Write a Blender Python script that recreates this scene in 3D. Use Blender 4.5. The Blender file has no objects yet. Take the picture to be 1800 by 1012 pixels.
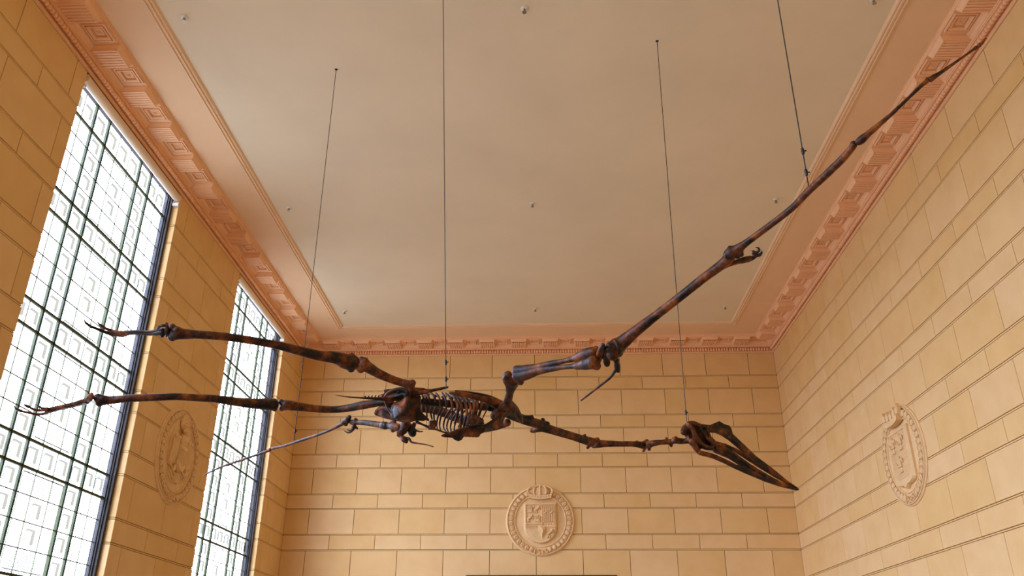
import bpy, math, random
from mathutils import Vector, Matrix
random.seed(7)

# ------------------------------------------------------------------ camera
EYE = 1.6                                   # camera height above the floor
F_PX = 1453.9                               # focal length for a 1800 px wide frame
PITCH, YAW, ROLL = math.radians(25.267), math.radians(-2.295), math.radians(0.215)
fw = Vector((math.sin(YAW) * math.cos(PITCH), math.cos(YAW) * math.cos(PITCH), math.sin(PITCH)))
r0 = Vector((math.cos(YAW), -math.sin(YAW), 0))
u0 = r0.cross(fw)
rt = r0 * math.cos(ROLL) + u0 * math.sin(ROLL)
up = u0 * math.cos(ROLL) - r0 * math.sin(ROLL)
scene = bpy.context.scene
C = scene.collection
cam_d = bpy.data.cameras.new('camera')
cam_d.sensor_width = 36.0
cam_d.lens = F_PX / 1800 * 36
cam_d.clip_end = 200
cam = bpy.data.objects.new('camera', cam_d)
C.objects.link(cam)
cam.matrix_world = Matrix(((rt.x, up.x, -fw.x, 0), (rt.y, up.y, -fw.y, 0), (rt.z, up.z, -fw.z, EYE), (0, 0, 0, 1)))
scene.camera = cam

# ------------------------------------------------------------------ room measures (z counted from the eye, metres)
XL, XR, YB, YF = -5.90, 5.575, 19.0, -6.0
H = 7.152                                   # underside of the cornice
ZS, ZBAND, ZCEIL = 7.39, 7.45, 7.48         # cornice soffit, plain ceiling border, ceiling panel
WIN = [(8.36, 11.41), (14.29, 17.38)]       # windows in view
WIN_BEHIND = [(2.43, 5.48), (-3.5, -0.45)]  # the same row carried on behind the camera
WSILL = -0.5

# ------------------------------------------------------------------ sky, daylight through the windows, exposure
SKY = 9.0
world = bpy.data.worlds.new('overcast_sky')
scene.world = world
world.use_nodes = True
wn, wl = world.node_tree.nodes, world.node_tree.links
wn.clear()
wo = wn.new('ShaderNodeOutputWorld'); wb = wn.new('ShaderNodeBackground')
tc = wn.new('ShaderNodeTexCoord'); sx = wn.new('ShaderNodeSeparateXYZ'); rp = wn.new('ShaderNodeValToRGB')
rp.color_ramp.elements[0].position = 0.0; rp.color_ramp.elements[0].color = (0.24, 0.255, 0.32, 1)
rp.color_ramp.elements[1].position = 0.06; rp.color_ramp.elements[1].color = (0.86, 0.97, 1.44, 1)
wl.new(tc.outputs['Generated'], sx.inputs[0]); wl.new(sx.outputs['Z'], rp.inputs[0])
wl.new(rp.outputs[0], wb.inputs['Color']); wb.inputs['Strength'].default_value = SKY
wl.new(wb.outputs[0], wo.inputs['Surface'])
for (a, b) in WIN + WIN_BEHIND:             # light portals: guide sampling of the sky through each window, add no light
    ld = bpy.data.lights.new('window_portal', 'AREA')
    ld.shape = 'RECTANGLE'; ld.size = b - a; ld.size_y = H - WSILL
    ld.cycles.is_portal = True
    lo = bpy.data.objects.new('window_portal', ld)
    lo.location = (XL - 0.42, (a + b) / 2, EYE + (H + WSILL) / 2)
    lo.rotation_euler = (math.radians(90), 0, math.radians(-90))
    C.objects.link(lo)
scene.view_settings.view_transform = 'Standard'
scene.view_settings.look = 'None'
scene.view_settings.gamma = 1.0
scene.view_settings.use_curve_mapping = False
scene.view_settings.exposure = 0.80
scene.cycles.max_bounces = 10
scene.cycles.diffuse_bounces = 6
scene.cycles.transparent_max_bounces = 12
scene.cycles.use_denoising = True

# ------------------------------------------------------------------ materials
def nodes_of(name):
    m = bpy.data.materials.new(name); m.use_nodes = True
    n, l = m.node_tree.nodes, m.node_tree.links
    return m, n, l, n['Principled BSDF']

def ramp(n, l, fac, stops):
    r = n.new('ShaderNodeValToRGB')
    e = r.color_ramp.elements
    e[0].position, e[0].color = stops[0][0], (*stops[0][1], 1)
    e[1].position, e[1].color = stops[-1][0], (*stops[-1][1], 1)
    for p_, c_ in stops[1:-1]:
        x = e.new(p_); x.color = (*c_, 1)
    l.new(fac, r.inputs[0])
    return r.outputs[0]

def noise(n, l, scale, detail=4, coord='Object', rough=0.55):
    t = n.new('ShaderNodeTexCoord'); z = n.new('ShaderNodeTexNoise')
    z.inputs['Scale'].default_value = scale; z.inputs['Detail'].default_value = detail
    z.inputs['Roughness'].default_value = rough
    l.new(t.outputs[coord], z.inputs['Vector'])
    return z.outputs['Fac']

def bump(n, l, bsdf, h, strength, dist=0.01):
    b = n.new('ShaderNodeBump'); b.inputs['Strength'].default_value = strength
    b.inputs['Distance'].default_value = dist
    l.new(h, b.inputs['Height']); l.new(b.outputs[0], bsdf.inputs['Normal'])

def mat_plain(name, col, rough=0.7, metal=0.0, var=0.06, scale=3.0, bmp=0.0):
    m, n, l, b = nodes_of(name)
    lo = tuple(max(0, c * (1 - var)) for c in col); hi = tuple(min(1, c * (1 + var)) for c in col)
    f = noise(n, l, scale)
    l.new(ramp(n, l, f, [(0.3, lo), (0.7, hi)]), b.inputs['Base Color'])
    b.inputs['Roughness'].default_value = rough; b.inputs['Metallic'].default_value = metal
    if bmp: bump(n, l, b, noise(n, l, 60), bmp, 0.004)
    return m

def mat_stone(name, col):
    """cut limestone: every block a little different, faint bedding and rusty clouds"""
    m, n, l, b = nodes_of(name)
    oi = n.new('ShaderNodeObjectInfo')
    t = n.new('ShaderNodeTexCoord'); mp = n.new('ShaderNodeVectorMath'); mp.operation = 'ADD'
    sc = n.new('ShaderNodeVectorMath'); sc.operation = 'SCALE'; sc.inputs['Scale'].default_value = 40.0
    cmb = n.new('ShaderNodeCombineXYZ')
    for k in range(3): l.new(oi.outputs['Random'], cmb.inputs[k])
    l.new(cmb.outputs[0], sc.inputs[0]); l.new(t.outputs['Object'], mp.inputs[0]); l.new(sc.outputs[0], mp.inputs[1])
    z = n.new('ShaderNodeTexNoise'); z.inputs['Scale'].default_value = 2.6; z.inputs['Detail'].default_value = 5
    l.new(mp.outputs[0], z.inputs['Vector'])
    c1 = ramp(n, l, z.outputs['Fac'], [(0.28, tuple(c * k for c, k in zip(col, (0.96, 0.92, 0.86)))), (0.55, col), (0.8, tuple(min(1, c * 1.05) for c in col))])
    hsv = n.new('ShaderNodeHueSaturation')
    mr = n.new('ShaderNodeMapRange'); mr.inputs['To Min'].default_value = 0.975; mr.inputs['To Max'].default_value = 1.02
    l.new(oi.outputs['Random'], mr.inputs['Value']); l.new(mr.outputs[0], hsv.inputs['Value'])
    mr2 = n.new('ShaderNodeMapRange'); mr2.inputs['To Min'].default_value = 1.05; mr2.inputs['To Max'].default_value = 0.96
    l.new(oi.outputs['Random'], mr2.inputs['Value']); l.new(mr2.outputs[0], hsv.inputs['Saturation'])
    l.new(c1, hsv.inputs['Color']); l.new(hsv.outputs[0], b.inputs['Base Color'])
    b.inputs['Roughness'].default_value = 0.75
    b.inputs['Specular IOR Level'].default_value = 0.3
    z2 = n.new('ShaderNodeTexNoise'); z2.inputs['Scale'].default_value = 45; z2.inputs['Detail'].default_value = 3
    l.new(mp.outputs[0], z2.inputs['Vector']); bump(n, l, b, z2.outputs['Fac'], 0.12, 0.004)
    return m

STONE = (0.785, 0.53, 0.23)
M = {}
M['stone'] = mat_stone('limestone', STONE)
M['mortar'] = mat_plain('mortar', (0.045, 0.028, 0.014), 0.9)
M['carved'] = mat_plain('carved_limestone', (0.795, 0.55, 0.26), 0.7, 0, 0.07, 6, 0.1)
M['plaster'] = mat_plain('cornice_plaster', (0.90, 0.55, 0.30), 0.65, 0, 0.04, 3, 0.05)
M['ceiling'] = mat_plain('ceiling_plaster', (0.78, 0.665, 0.46), 0.8, 0, 0.04, 0.8, 0.06)
M['band'] = mat_plain('ceiling_border_plaster', (0.83, 0.57, 0.33), 0.75, 0, 0.03, 1.2, 0.05)
M['floor'] = mat_plain('terrazzo_floor', (0.26, 0.18, 0.12), 0.35, 0, 0.12, 8)
M['bar'] = mat_plain('window_metal', (0.04, 0.058, 0.004), 0.6, 0.0, 0.2, 12)
M['frame'] = mat_plain('window_frame_metal', (0.022, 0.019, 0.016), 0.55, 0.0, 0.2, 12)
M['came'] = mat_plain('lead_came', (0.16, 0.17, 0.06), 0.5, 0.1, 0.2, 12)
M['blind'] = mat_plain('blind_fabric', (0.80, 0.62, 0.42), 0.45, 0, 0.03, 2)
M['white'] = mat_plain('white_enamel', (0.75, 0.72, 0.66), 0.4)
M['cable'] = mat_plain('steel_cable', (0.03, 0.032, 0.03), 0.5, 0.4)
M['brass'] = mat_plain('sprinkler_metal', (0.35, 0.30, 0.22), 0.3, 0.8)
M['darkmetal'] = mat_plain('dark_metal', (0.04, 0.035, 0.03), 0.4, 0.6)
M['bronze'] = mat_plain('green_bronze', (0.05, 0.065, 0.045), 0.45, 0.5, 0.3, 9)

def mat_glass(name, t, rough=0.1):
    m, n, l, b = nodes_of(name)
    n.remove(b); out = n['Material Output']
    tr = n.new('ShaderNodeBsdfTransparent'); gl = n.new('ShaderNodeBsdfGlossy'); mx = n.new('ShaderNodeMixShader')
    nz = noise(n, l, 9, 3)
    l.new(ramp(n, l, nz, [(0.3, tuple(c * 0.93 for c in t)), (0.7, t)]), tr.inputs['Color'])
    gl.inputs['Roughness'].default_value = rough; gl.inputs['Color'].default_value = (0.8, 0.8, 0.8, 1)
    mx.inputs[0].default_value = 0.06
    l.new(tr.outputs[0], mx.inputs[1]); l.new(gl.outputs[0], mx.inputs[2]); l.new(mx.outputs[0], out.inputs['Surface'])
    return m
M['glass'] = mat_glass('clear_ribbed_glass', (0.86, 0.88, 0.86))
M['glass_bevel'] = mat_glass('bevelled_glass_edge', (0.052, 0.047, 0.029), 0.3)
M['glass_rib'] = mat_glass('reeded_glass_line', (0.045, 0.043, 0.028), 0.3)

def mat_bone():
    """resin cast of fossil bone: near-black patches for shadow, red-brown body, orange patches, satin varnish"""
    m, n, l, b = nodes_of('fossil_bone')
    f = noise(n, l, 7, 6, 'Object', 0.65)
    c = ramp(n, l, f, [(0.38, (0.003, 0.002, 0.001)), (0.47, (0.026, 0.009, 0.0018)), (0.56, (0.105, 0.028, 0.004)), (0.72, (0.33, 0.092, 0.011))])  # darkest stop puts the shadow of hollows into the colour, scattered by noise
    l.new(c, b.inputs['Base Color'])
    f2 = noise(n, l, 30, 4)
    l.new(ramp(n, l, f2, [(0.3, (0.34,) * 3), (0.7, (0.55,) * 3)]), b.inputs['Roughness'])
    b.inputs['Specular IOR Level'].default_value = 0.28
    bump(n, l, b, noise(n, l, 38, 5), 0.5, 0.006)
    return m
M['bone'] = mat_bone()
M['claw'] = mat_plain('dark_claw', (0.025, 0.016, 0.012), 0.35, 0, 0.4, 30)

# ------------------------------------------------------------------ mesh helpers
class MB:
    """collects simple shapes into one mesh"""
    def __init__(s): s.v, s.f, s.m = [], [], []
    def add(s, vs, fs, mi=0):
        o = len(s.v); s.v += [tuple(v) for v in vs]
        for f in fs: s.f.append(tuple(i + o for i in f)); s.m.append(mi)
    def box(s, x0, x1, y0, y1, z0, z1, mi=0):
        s.add([(x0, y0, z0), (x1, y0, z0), (x1, y1, z0), (x0, y1, z0), (x0, y0, z1), (x1, y0, z1), (x1, y1, z1), (x0, y1, z1)],
              [(0, 3, 2, 1), (4, 5, 6, 7), (0, 1, 5, 4), (1, 2, 6, 5), (2, 3, 7, 6), (3, 0, 4, 7)], mi)
    def tube(s, pts, rad, n=12, sub=5, cap=True, flat=1.0, mi=0, nrm=None):
        P, R = [Vector(p) for p in pts], list(rad)
        if sub > 1 and len(P) > 2:
            Q, S = [], []
            for i in range(len(P) - 1):
                p0, p1, p2, p3 = P[max(i - 1, 0)], P[i], P[i + 1], P[min(i + 2, len(P) - 1)]
                for k in range(sub):
                    t = k / sub
                    Q.append(0.5 * ((2 * p1) + (p2 - p0) * t + (2 * p0 - 5 * p1 + 4 * p2 - p3) * t * t + (3 * p1 - p0 - 3 * p2 + p3) * t ** 3))
                    tt = t * t * (3 - 2 * t); S.append(R[i] * (1 - tt) + R[i + 1] * tt)
            P, R = Q + [P[-1]], S + [R[-1]]
        if cap:
            d0 = (P[0] - P[1]).normalized(); d1 = (P[-1] - P[-2]).normalized()
            a, b = R[0], R[-1]
            P = [P[0] + d0 * a * .62, P[0] + d0 * a * .42] + P + [P[-1] + d1 * b * .42, P[-1] + d1 * b * .62]
            R = [a * .35, a * .74] + R + [b * .74, b * .35]
        T = [(P[min(i + 1, len(P) - 1)] - P[max(i - 1, 0)]).normalized() for i in range(len(P))]
        ref = Vector(nrm) if nrm else (Vector((0, 0, 1)) if abs(T[0].z) < .9 else Vector((1, 0, 0)))
        U = (ref - T[0] * ref.dot(T[0])).normalized()
        vs = []
        for p, t, r in zip(P, T, R):
            U = (U - t * U.dot(t)).normalized(); W = t.cross(U)
            for k in range(n):
                a = 2 * math.pi * k / n
                vs.append(p + U * (math.cos(a) * r) + W * (math.sin(a) * r * flat))
        fs = [(i * n + k, i * n + (k + 1) % n, (i + 1) * n + (k + 1) % n, (i + 1) * n + k) for i in range(len(P) - 1) for k in range(n)]
        fs.append(tuple(range(n))[::-1]); fs.append(tuple((len(P) - 1) * n + k for k in range(n)))
        s.add(vs, fs, mi)
    def ball(s, c, rx, ry=None, rz=None, seg=12, rings=8, mi=0, rot=None):
        ry = rx if ry is None else ry; rz = rx if rz is None else rz
        c = Vector(c); vs = []
        for i in range(1, rings):
            a = math.pi * i / rings
            for k in range(seg):
                b = 2 * math.pi * k / seg
                v = Vector((rx * math.sin(a) * math.cos(b), ry * math.sin(a) * math.sin(b), rz * math.cos(a)))
                vs.append(c + (rot @ v if rot else v))
        for zz in (rz, -rz):
            v = Vector((0, 0, zz)); vs.append(c + (rot @ v if rot else v))
        t, b_ = len(vs) - 2, len(vs) - 1
        fs = [(i * seg + k, (i + 1) * seg + k, (i + 1) * seg + (k + 1) % seg, i * seg + (k + 1) % seg) for i in range(rings - 2) for k in range(seg)]
        fs += [(t, k, (k + 1) % seg) for k in range(seg)] + [(b_, (rings - 2) * seg + (k + 1) % seg, (rings - 2) * seg + k) for k in range(seg)]
        s.add(vs, fs, mi)
    def slab(s, pts, t, mi=0):
        """polygon with thickness t, centred on its plane"""
        P = [Vector(p) for p in pts]; n = len(P); N = Vector((0, 0, 0))
        for i in range(n): N += (P[i]).cross(P[(i + 1) % n])
        N.normalize(); N *= t / 2
        vs = [p + N for p in P] + [p - N for p in P]
        s.add(vs, [tuple(range(n)), tuple(range(n, 2 * n))[::-1]] + [((i + 1) % n, i, i + n, (i + 1) % n + n) for i in range(n)], mi)
    def dome(s, pts, cen, t):
        """shell swelling from its rim to a crown point"""
        P = [Vector(p) for p in pts]; c = Vector(cen); n = len(P); g = sum(P, Vector()) / n
        ax = (c - g).normalized() * t; rings = []
        for k, (a, lift) in enumerate(((1, 0), (.8, .42), (.55, .76), (.28, .94))):
            rings.append([c + (p - c) * a + (c - g) * (lift - (1 - a)) for p in P])
        vs = [v for R in rings for v in R] + [c]; m = len(vs); vs += [v - ax for v in vs]
        fs = []
        for o, fl in ((0, 1), (m, -1)):
            q = [(o + i * n + k, o + i * n + (k + 1) % n, o + (i + 1) * n + (k + 1) % n, o + (i + 1) * n + k) for i in range(3) for k in range(n)]
            q += [(o + 3 * n + k, o + 3 * n + (k + 1) % n, o + 4 * n) for k in range(n)]
            fs += [f[::fl] for f in q]
        fs += [(k, m + k, m + (k + 1) % n, (k + 1) % n) for k in range(n)]
        s.add(vs, fs)
    def prism(s, poly, z0, z1, inset=0.0, mi=0):
        """polygon in local xy raised from z0 to z1 with bevelled rim"""
        n = len(poly); cx = sum(p[0] for p in poly) / n; cy = sum(p[1] for p in poly) / n
        area = sum(poly[i][0] * poly[(i + 1) % n][1] - poly[(i + 1) % n][0] * poly[i][1] for i in range(n))
        if area < 0: poly = poly[::-1]
        top = [(cx + (x - cx) * (1 - inset), cy + (y - cy) * (1 - inset)) for x, y in poly]
        zb = z1 - (z1 - z0) * (0.45 if inset else 0)
        vs = [(x, y, z0) for x, y in poly] + [(x, y, zb) for x, y in poly] + [(x, y, z1) for x, y in top]
        fs = [tuple(range(2 * n, 3 * n))]
        for i in range(n):
            j = (i + 1) % n
            fs += [(i, j, j + n, i + n), (i + n, j + n, j + 2 * n, i + 2 * n)]
        s.add(vs, fs, mi)
    def lathe(s, prof, n=48, mi=0):
        """profile of (radius, z) turned about local z"""
        vs = [(r * math.cos(2 * math.pi * k / n), r * math.sin(2 * math.pi * k / n), z) for r, z in prof for k in range(n)]
        s.add(vs, [(i * n + k, i * n + (k + 1) % n, (i + 1) * n + (k + 1) % n, (i + 1) * n + k) for i in range(len(prof) - 1) for k in range(n)], mi)
    def mesh(s, name, mats, smooth=False):
        me = bpy.data.meshes.new(name); me.from_pydata(s.v, [], s.f)
        for m in (mats if isinstance(mats, (list, tuple)) else [mats]): me.materials.append(m)
        if len(me.materials) > 1: me.polygons.foreach_set('material_index', s.m)
        if smooth: me.polygons.foreach_set('use_smooth', [True] * len(me.polygons))
        me.update(); return me
    def build(s, name, mats, parent=None, smooth=False, loc=None):
        return link(name, s.mesh(name, mats, smooth), parent, loc)

def link(name, me, parent=None, loc=None, rot=None):
    o = bpy.data.objects.new(name, me); C.objects.link(o)
    if parent is not None: o.parent = parent
    if loc is not None: o.location = loc
    if rot is not None: o.rotation_euler = rot
    return o
def empty(name, loc=(0, 0, 0)):
    o = bpy.data.objects.new(name, None); o.empty_display_size = 0.2; o.location = loc; C.objects.link(o); return o
def tag(o, label=None, cat=None, group=None, kind=None):
    if label: o['label'] = label
    if cat: o['category'] = cat
    if group: o['group'] = group
    if kind: o['kind'] = kind
    return o
def W(z): return z + EYE                    # eye height -> floor height

# ------------------------------------------------------------------ coursed limestone walls
ZJ = [7.152, 6.585, 6.265, 5.635, 5.325, 4.725, 4.40, 3.805, 3.475, 2.905, 2.57, 1.975, 1.645, 1.05, 0.725, 0.125]
GAP, VG, FILLET = 0.0165, 0.0052, 0.0085
stone_cache = {}
def stone_mesh(L, h, d):
    """block lying on local x (length) and z (height), face towards -y, arrises chamfered"""
    k = (round(L, 3), round(h, 3), round(d, 3))
    if k not in stone_cache:
        b = MB(); c = 0.004; x, z = L / 2, h / 2
        vs = [(-x, d, -z), (x, d, -z), (x, d, z), (-x, d, z), (-x, c, -z), (x, c, -z), (x, c, z), (-x, c, z),
              (-x + c, 0, -z + c), (x - c, 0, -z + c), (x - c, 0, z - c), (-x + c, 0, z - c)]
        fs = [(8, 9, 10, 11), (4, 5, 9, 8), (5, 6, 10, 9), (6, 7, 11, 10), (7, 4, 8, 11), (0, 1, 5, 4), (1, 2, 6, 5), (2, 3, 7, 6), (3, 0, 4, 7), (3, 2, 1, 0)]
        b.add(vs, fs); stone_cache[k] = b.mesh('stone', M['stone'])
    return stone_cache[k]

def wall_stones(root, place, spans_of, joints_of, depth):
    """place(s, z) -> (location, rotation) on the wall; s runs along the wall"""
    for i in range(len(ZJ) - 1):
        z1, z0 = ZJ[i], ZJ[i + 1]; tall = (i % 2 == 0)
        top = z1 - (GAP if i else 0.0); bot = z0 + GAP
        for (a, b) in spans_of((z0 + z1) / 2):
            js = [a] + [j for j in joints_of(tall, a, b) if a + 0.18 < j < b - 0.18] + [b]
            for k in range(len(js) - 1):
                s0 = js[k] + (VG if k else 0); s1 = js[k + 1] - (VG if k < len(js) - 2 else 0)
                loc, rot = place((s0 + s1) / 2, (top + bot) / 2)
                link('stone', stone_mesh(s1 - s0, top - bot, depth), root, loc, rot)
        for (a, b) in spans_of(z0):
            loc, rot = place((a + b) / 2, z0)
            k = ('fillet', round(b - a, 3))
            if k not in stone_cache:
                m_ = MB(); m_.box(-(b - a) / 2, (b - a) / 2, 0.006, depth, -FILLET, FILLET); stone_cache[k] = m_.mesh('joint_fillet', M['stone'])
            link('joint_fillet', stone_cache[k], root, loc, rot)

R90 = math.radians(90)
ZLOW = ZJ[-1]
# far wall
b = MB(); b.box(XL - 0.5, XR + 0.5, YB + 0.022, YB + 0.5, W(ZLOW) - .01, W(ZCEIL) + .3)
wall_back = tag(b.build('wall_back', M['mortar']), kind='structure')
wall_stones(wall_back, lambda s, z: ((s, YB, W(z)), (0, 0, 0)), lambda z: [(XL, XR)],
            lambda tall, a, b: [a + 0.545 + 1.03 * k for k in range(12)] if tall else [a + 1.058 + 1.03 * k for k in range(11)], 0.05)
b = MB(); b.box(XL, XR, YB, YB + .3, 0, W(ZLOW) - GAP * .3); b.build('lower_facing', M['stone'], wall_back)
# right wall: s runs along -y so the face (local -y) turns to -x
YS = 5.0
b = MB(); b.box(XR + 0.022, XR + 0.5, YS, YB + .02, W(ZLOW) - .01, W(ZCEIL) + .3)
wall_right = tag(b.build('wall_right', M['mortar']), kind='structure')
wall_stones(wall_right, lambda s, z: ((XR, s, W(z)), (0, 0, -R90)), lambda z: [(YS, YB)],
            lambda tall, a, b: [11.74 + 1.135 * k for k in range(-6, 7)] if tall else [11.14 + 1.135 * k for k in range(-6, 7)], 0.05)
b = MB(); b.box(XR, XR + .3, YS, YB, 0, W(ZLOW) - GAP * .3); b.box(XR, XR + .3, YF, YS, 0, W(ZCEIL)); b.build('lower_facing', M['stone'], wall_right)
# left wall with window openings
XG = XL - 0.19                               # glass plane
allw = WIN + WIN_BEHIND
b = MB()
piers = [(YF, -3.5), (-0.45, 2.43), (5.48, 8.36), (11.41, 14.29), (17.38, YB + .02)]
for (a, c) in piers:
    b.box(XL - 0.20, XL - 0.022, a + .012, c - .012, W(ZLOW) - .01, W(H))
    b.box(XL - 0.40, XL - 0.20, a + .35, c - .35, W(ZLOW) - .01, W(H))
b.box(XL - 0.20, XL - 0.022, YF, YB + .02, W(H), W(ZCEIL) + .3)
wall_left = tag(b.build('wall_left', M['mortar']), kind='structure')
wall_stones(wall_left, lambda s, z: ((XL, s, W(z)), (0, 0, R90)), lambda z: [(5.48, 8.36), (11.41, 14.29), (17.38, YB)],
            lambda tall, a, b: [7.0, 8.12, 11.75, 12.87, 13.99, 17.66, 18.8] if tall else [6.43, 7.56, 12.44, 13.57, 18.07], 0.10)
b = MB()
b.box(XL - .4, XL, YF, YB, 0, W(WSILL))
for (a, c) in piers: b.box(XL - .4, XL, a, c, W(WSILL), W(ZLOW) - GAP * .3)
for (a, c) in piers[:2]: b.box(XL - .4, XL, a, c, W(ZLOW), W(H))
b.build('lower_facing', M['stone'], wall_left)
# wall behind the camera and the floor
b = MB(); b.box(XL - .5, XR + .5, YF - .3, YF, 0, W(ZCEIL) + .3)
tag(b.build('wall_front', M['stone']), kind='structure')
b = MB(); b.box(XL - .5, XR + .5, YF - .3, YB + .5, -.2, 0)
tag(b.build('floor', M['floor']), kind='structure')

# doorway head just under the coat of arms, only its top edge rises into the picture
b = MB(); x0, x1, zt = -1.71, 1.516, W(2.03)
b.box(x0, x1, YB - .05, YB + .01, zt - .16, zt); b.box(x0 - .03, x1 + .03, YB - .07, YB + .01, zt - .012, zt + .006)
b.box(x0, x0 + .2, YB - .05, YB + .01, 0, zt); b.box(x1 - .2, x1, YB - .05, YB + .01, 0, zt)
door = tag(b.build('door_1', M['bronze']), kind='structure')
for s in (0, 1):
    b = MB(); xa = x0 + .2 + s * (x1 - x0 - .4) / 2; xb = xa + (x1 - x0 - .4) / 2
    b.box(xa + .005, xb - .005, YB - .03, YB + .01, 0.01, zt - .16)
    for k in range(4): b.box(xa + .15, xb - .15, YB - .045, YB - .03, .2 + k * .8, .85 + k * .8)
    b.build('door_leaf', M['bronze'], door)

# ------------------------------------------------------------------ ceiling
def sweep(name, prof, mat, kind='structure', smooth=False):
    """profile of (distance from wall, z) carried round left, far and right wall with mitred corners"""
    m_ = MB(); n = len(prof); vs = []
    for (m, z) in prof:
        vs += [(XL + m, YF, W(z)), (XL + m, YB - m, W(z)), (XR - m, YB - m, W(z)), (XR - m, YF, W(z))]
    fs = []
    for i in range(n - 1):
        for k in range(3): fs.append((i * 4 + k, (i + 1) * 4 + k, (i + 1) * 4 + k + 1, i * 4 + k + 1))
    m_.add(vs, fs)
    o = m_.build(name, mat, None, smooth); o['kind'] = kind
    return o
b = MB(); b.box(XL + 1.19, XR - 1.19, YF, YB - 1.19, W(ZCEIL), W(ZCEIL) + .25)
ceiling = tag(b.build('ceiling', M['ceiling']), kind='structure')
sweep('trim_1', [(0.50, ZBAND), (1.10, ZBAND)], M['band'])
sweep('trim_2', [(1.09, ZBAND + .001), (1.09, 7.432), (1.112, 7.428), (1.118, 7.444), (1.135, 7.444), (1.138, 7.434), (1.16, 7.434), (1.165, 7.452),
                 (1.182, 7.452), (1.185, 7.446), (1.20, 7.450), (1.215, 7.470), (1.222, ZCEIL + .001)], M['band'])
b = MB(); b.box(XL - .5, XR + .5, YF - .3, YB + .5, W(ZCEIL) + .25, W(ZCEIL) + .45)
b.build('ceiling_slab', M['mortar'], ceiling)

# ------------------------------------------------------------------ cornice
cornice = sweep('trim_3', [(0, H), (0.022, H), (0.022, 7.166), (0.034, 7.170), (0.034, 7.186), (0.016, 7.192), (0.014, 7.225), (0.022, 7.255), (0.045, 7.274), (0.092, 7.276), (0.094, 7.286),
                           (0.108, 7.288), (0.108, 7.312), (0.118, 7.314), (0.128, 7.345), (0.160, 7.368), (0.168, ZS - .004), (0.172, ZS),
                           (0.176, ZS), (0.176, ZS + .03), (0.484, ZS + .03), (0.484, ZS), (0.492, ZS), (0.492, 7.402), (0.500, 7.404), (0.500, 7.438), (0.512, 7.442), (0.512, ZBAND)], M['plaster'])
def modillion_mesh():
    b = MB(); hw = 0.165
    lv = [(7.306, .460, hw), (7.318, .460, hw), (7.330, .464, hw + .003), (7.350, .476, hw + .012), (7.370, .486, hw + .022), (7.376, .488, hw + .024), (ZS + .002, .490, hw + .026)]
    vs = []
    for z, m, w in lv: vs += [(-w, -.09, z), (-w, -m, z), (w, -m, z), (w, -.09, z)]
    b.add(vs, [(i * 4 + k, i * 4 + k + 1, i * 4 + k + 5, i * 4 + k + 4) for i in range(len(lv) - 1) for k in range(3)])
    # underside: plain margins, reeds cut by narrow grooves that run out from the wall
    ys = [(-hw, 0)]
    for k in range(6):
        c = -hw + .038 + k * (2 * hw - .076) / 5
        ys += [(c - .008, 0), (c - .005, .020), (c + .002, .020), (c + .008, 0)]
    ys.append((hw, 0)); n = len(ys)
    vs = [(y, -.118, 7.306 + d) for y, d in ys] + [(y, -.448, 7.306 + d) for y, d in ys]
    b.add(vs, [(i, i + 1, i + 1 + n, i + n) for i in range(n - 1)])
    b.box(-hw, hw, -.122, -.09, 7.306, 7.335); b.box(-hw, hw, -.460, -.446, 7.306, 7.335)
    return b.mesh('modillion', M['plaster'])
def coffer_mesh(w):
    """square panel on the soffit between two modillions: raised frame, sunk field and a four-petal flower"""
    b = MB(); cm = -.330
    b.add([(-.26, -.174, ZS), (.26, -.174, ZS), (.26, -.488, ZS), (-.26, -.488, ZS), (-.13 * w, cm + .13, ZS), (.13 * w, cm + .13, ZS), (.13 * w, cm - .13, ZS), (-.13 * w, cm - .13, ZS)],
          [(0, 1, 5, 4), (1, 2, 6, 5), (2, 3, 7, 6), (3, 0, 4, 7)])
    def ring(h0, h1, z0, z1, fy=1.0):
        A = [(-h0 * fy, -h0), (h0 * fy, -h0), (h0 * fy, h0), (-h0 * fy, h0)]; Bq = [(-h1 * fy, -h1), (h1 * fy, -h1), (h1 * fy, h1), (-h1 * fy, h1)]
        b.add([(x, cm + y, z0) for x, y in A] + [(x, cm + y, z1) for x, y in Bq], [(i, (i + 1) % 4, (i + 1) % 4 + 4, i + 4) for i in range(4)])
    f = w
    ring(.142, .142, ZS, ZS - .020, f); ring(.142, .124, ZS - .020, ZS - .020, f); ring(.124, .123, ZS - .020, ZS + .012, f)
    ring(.123, .112, ZS + .012, ZS + .012, f); ring(.112, .110, ZS + .012, ZS - .026, f); ring(.110, .078, ZS - .026, ZS - .012, f)
    ring(.078, .076, ZS - .012, ZS + .022, f); ring(.076, .058, ZS + .022, ZS + .022, f); ring(.058, .056, ZS + .022, ZS + .006, f); ring(.056, .0, ZS + .006, ZS + .006, f)
    for k in range(4):
        a = math.pi / 4 + k * math.pi / 2; d = Vector((math.cos(a), math.sin(a), 0)); s = Vector((-d.y, d.x, 0))
        c = Vector((0, cm, ZS + .004))
        b.add([c, c + d * .024 + s * .009, c + d * .046, c + d * .024 - s * .009, c + d * .022 + Vector((0, 0, -.012))], [(0, 1, 4), (1, 2, 4), (2, 3, 4), (3, 0, 4)])
    return b.mesh('coffer_panel', M['plaster'])
mod_me, cof_me, cof_me_b = modillion_mesh(), coffer_mesh(1.12), coffer_mesh(1.0)
eggb = MB(); eggb.ball((0, 0, 0), .0285, .036, .056, 10, 7, rot=Matrix.Rotation(math.radians(-35), 3, 'X'))
egg_me = eggb.mesh('egg', M['plaster'], True)
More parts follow.
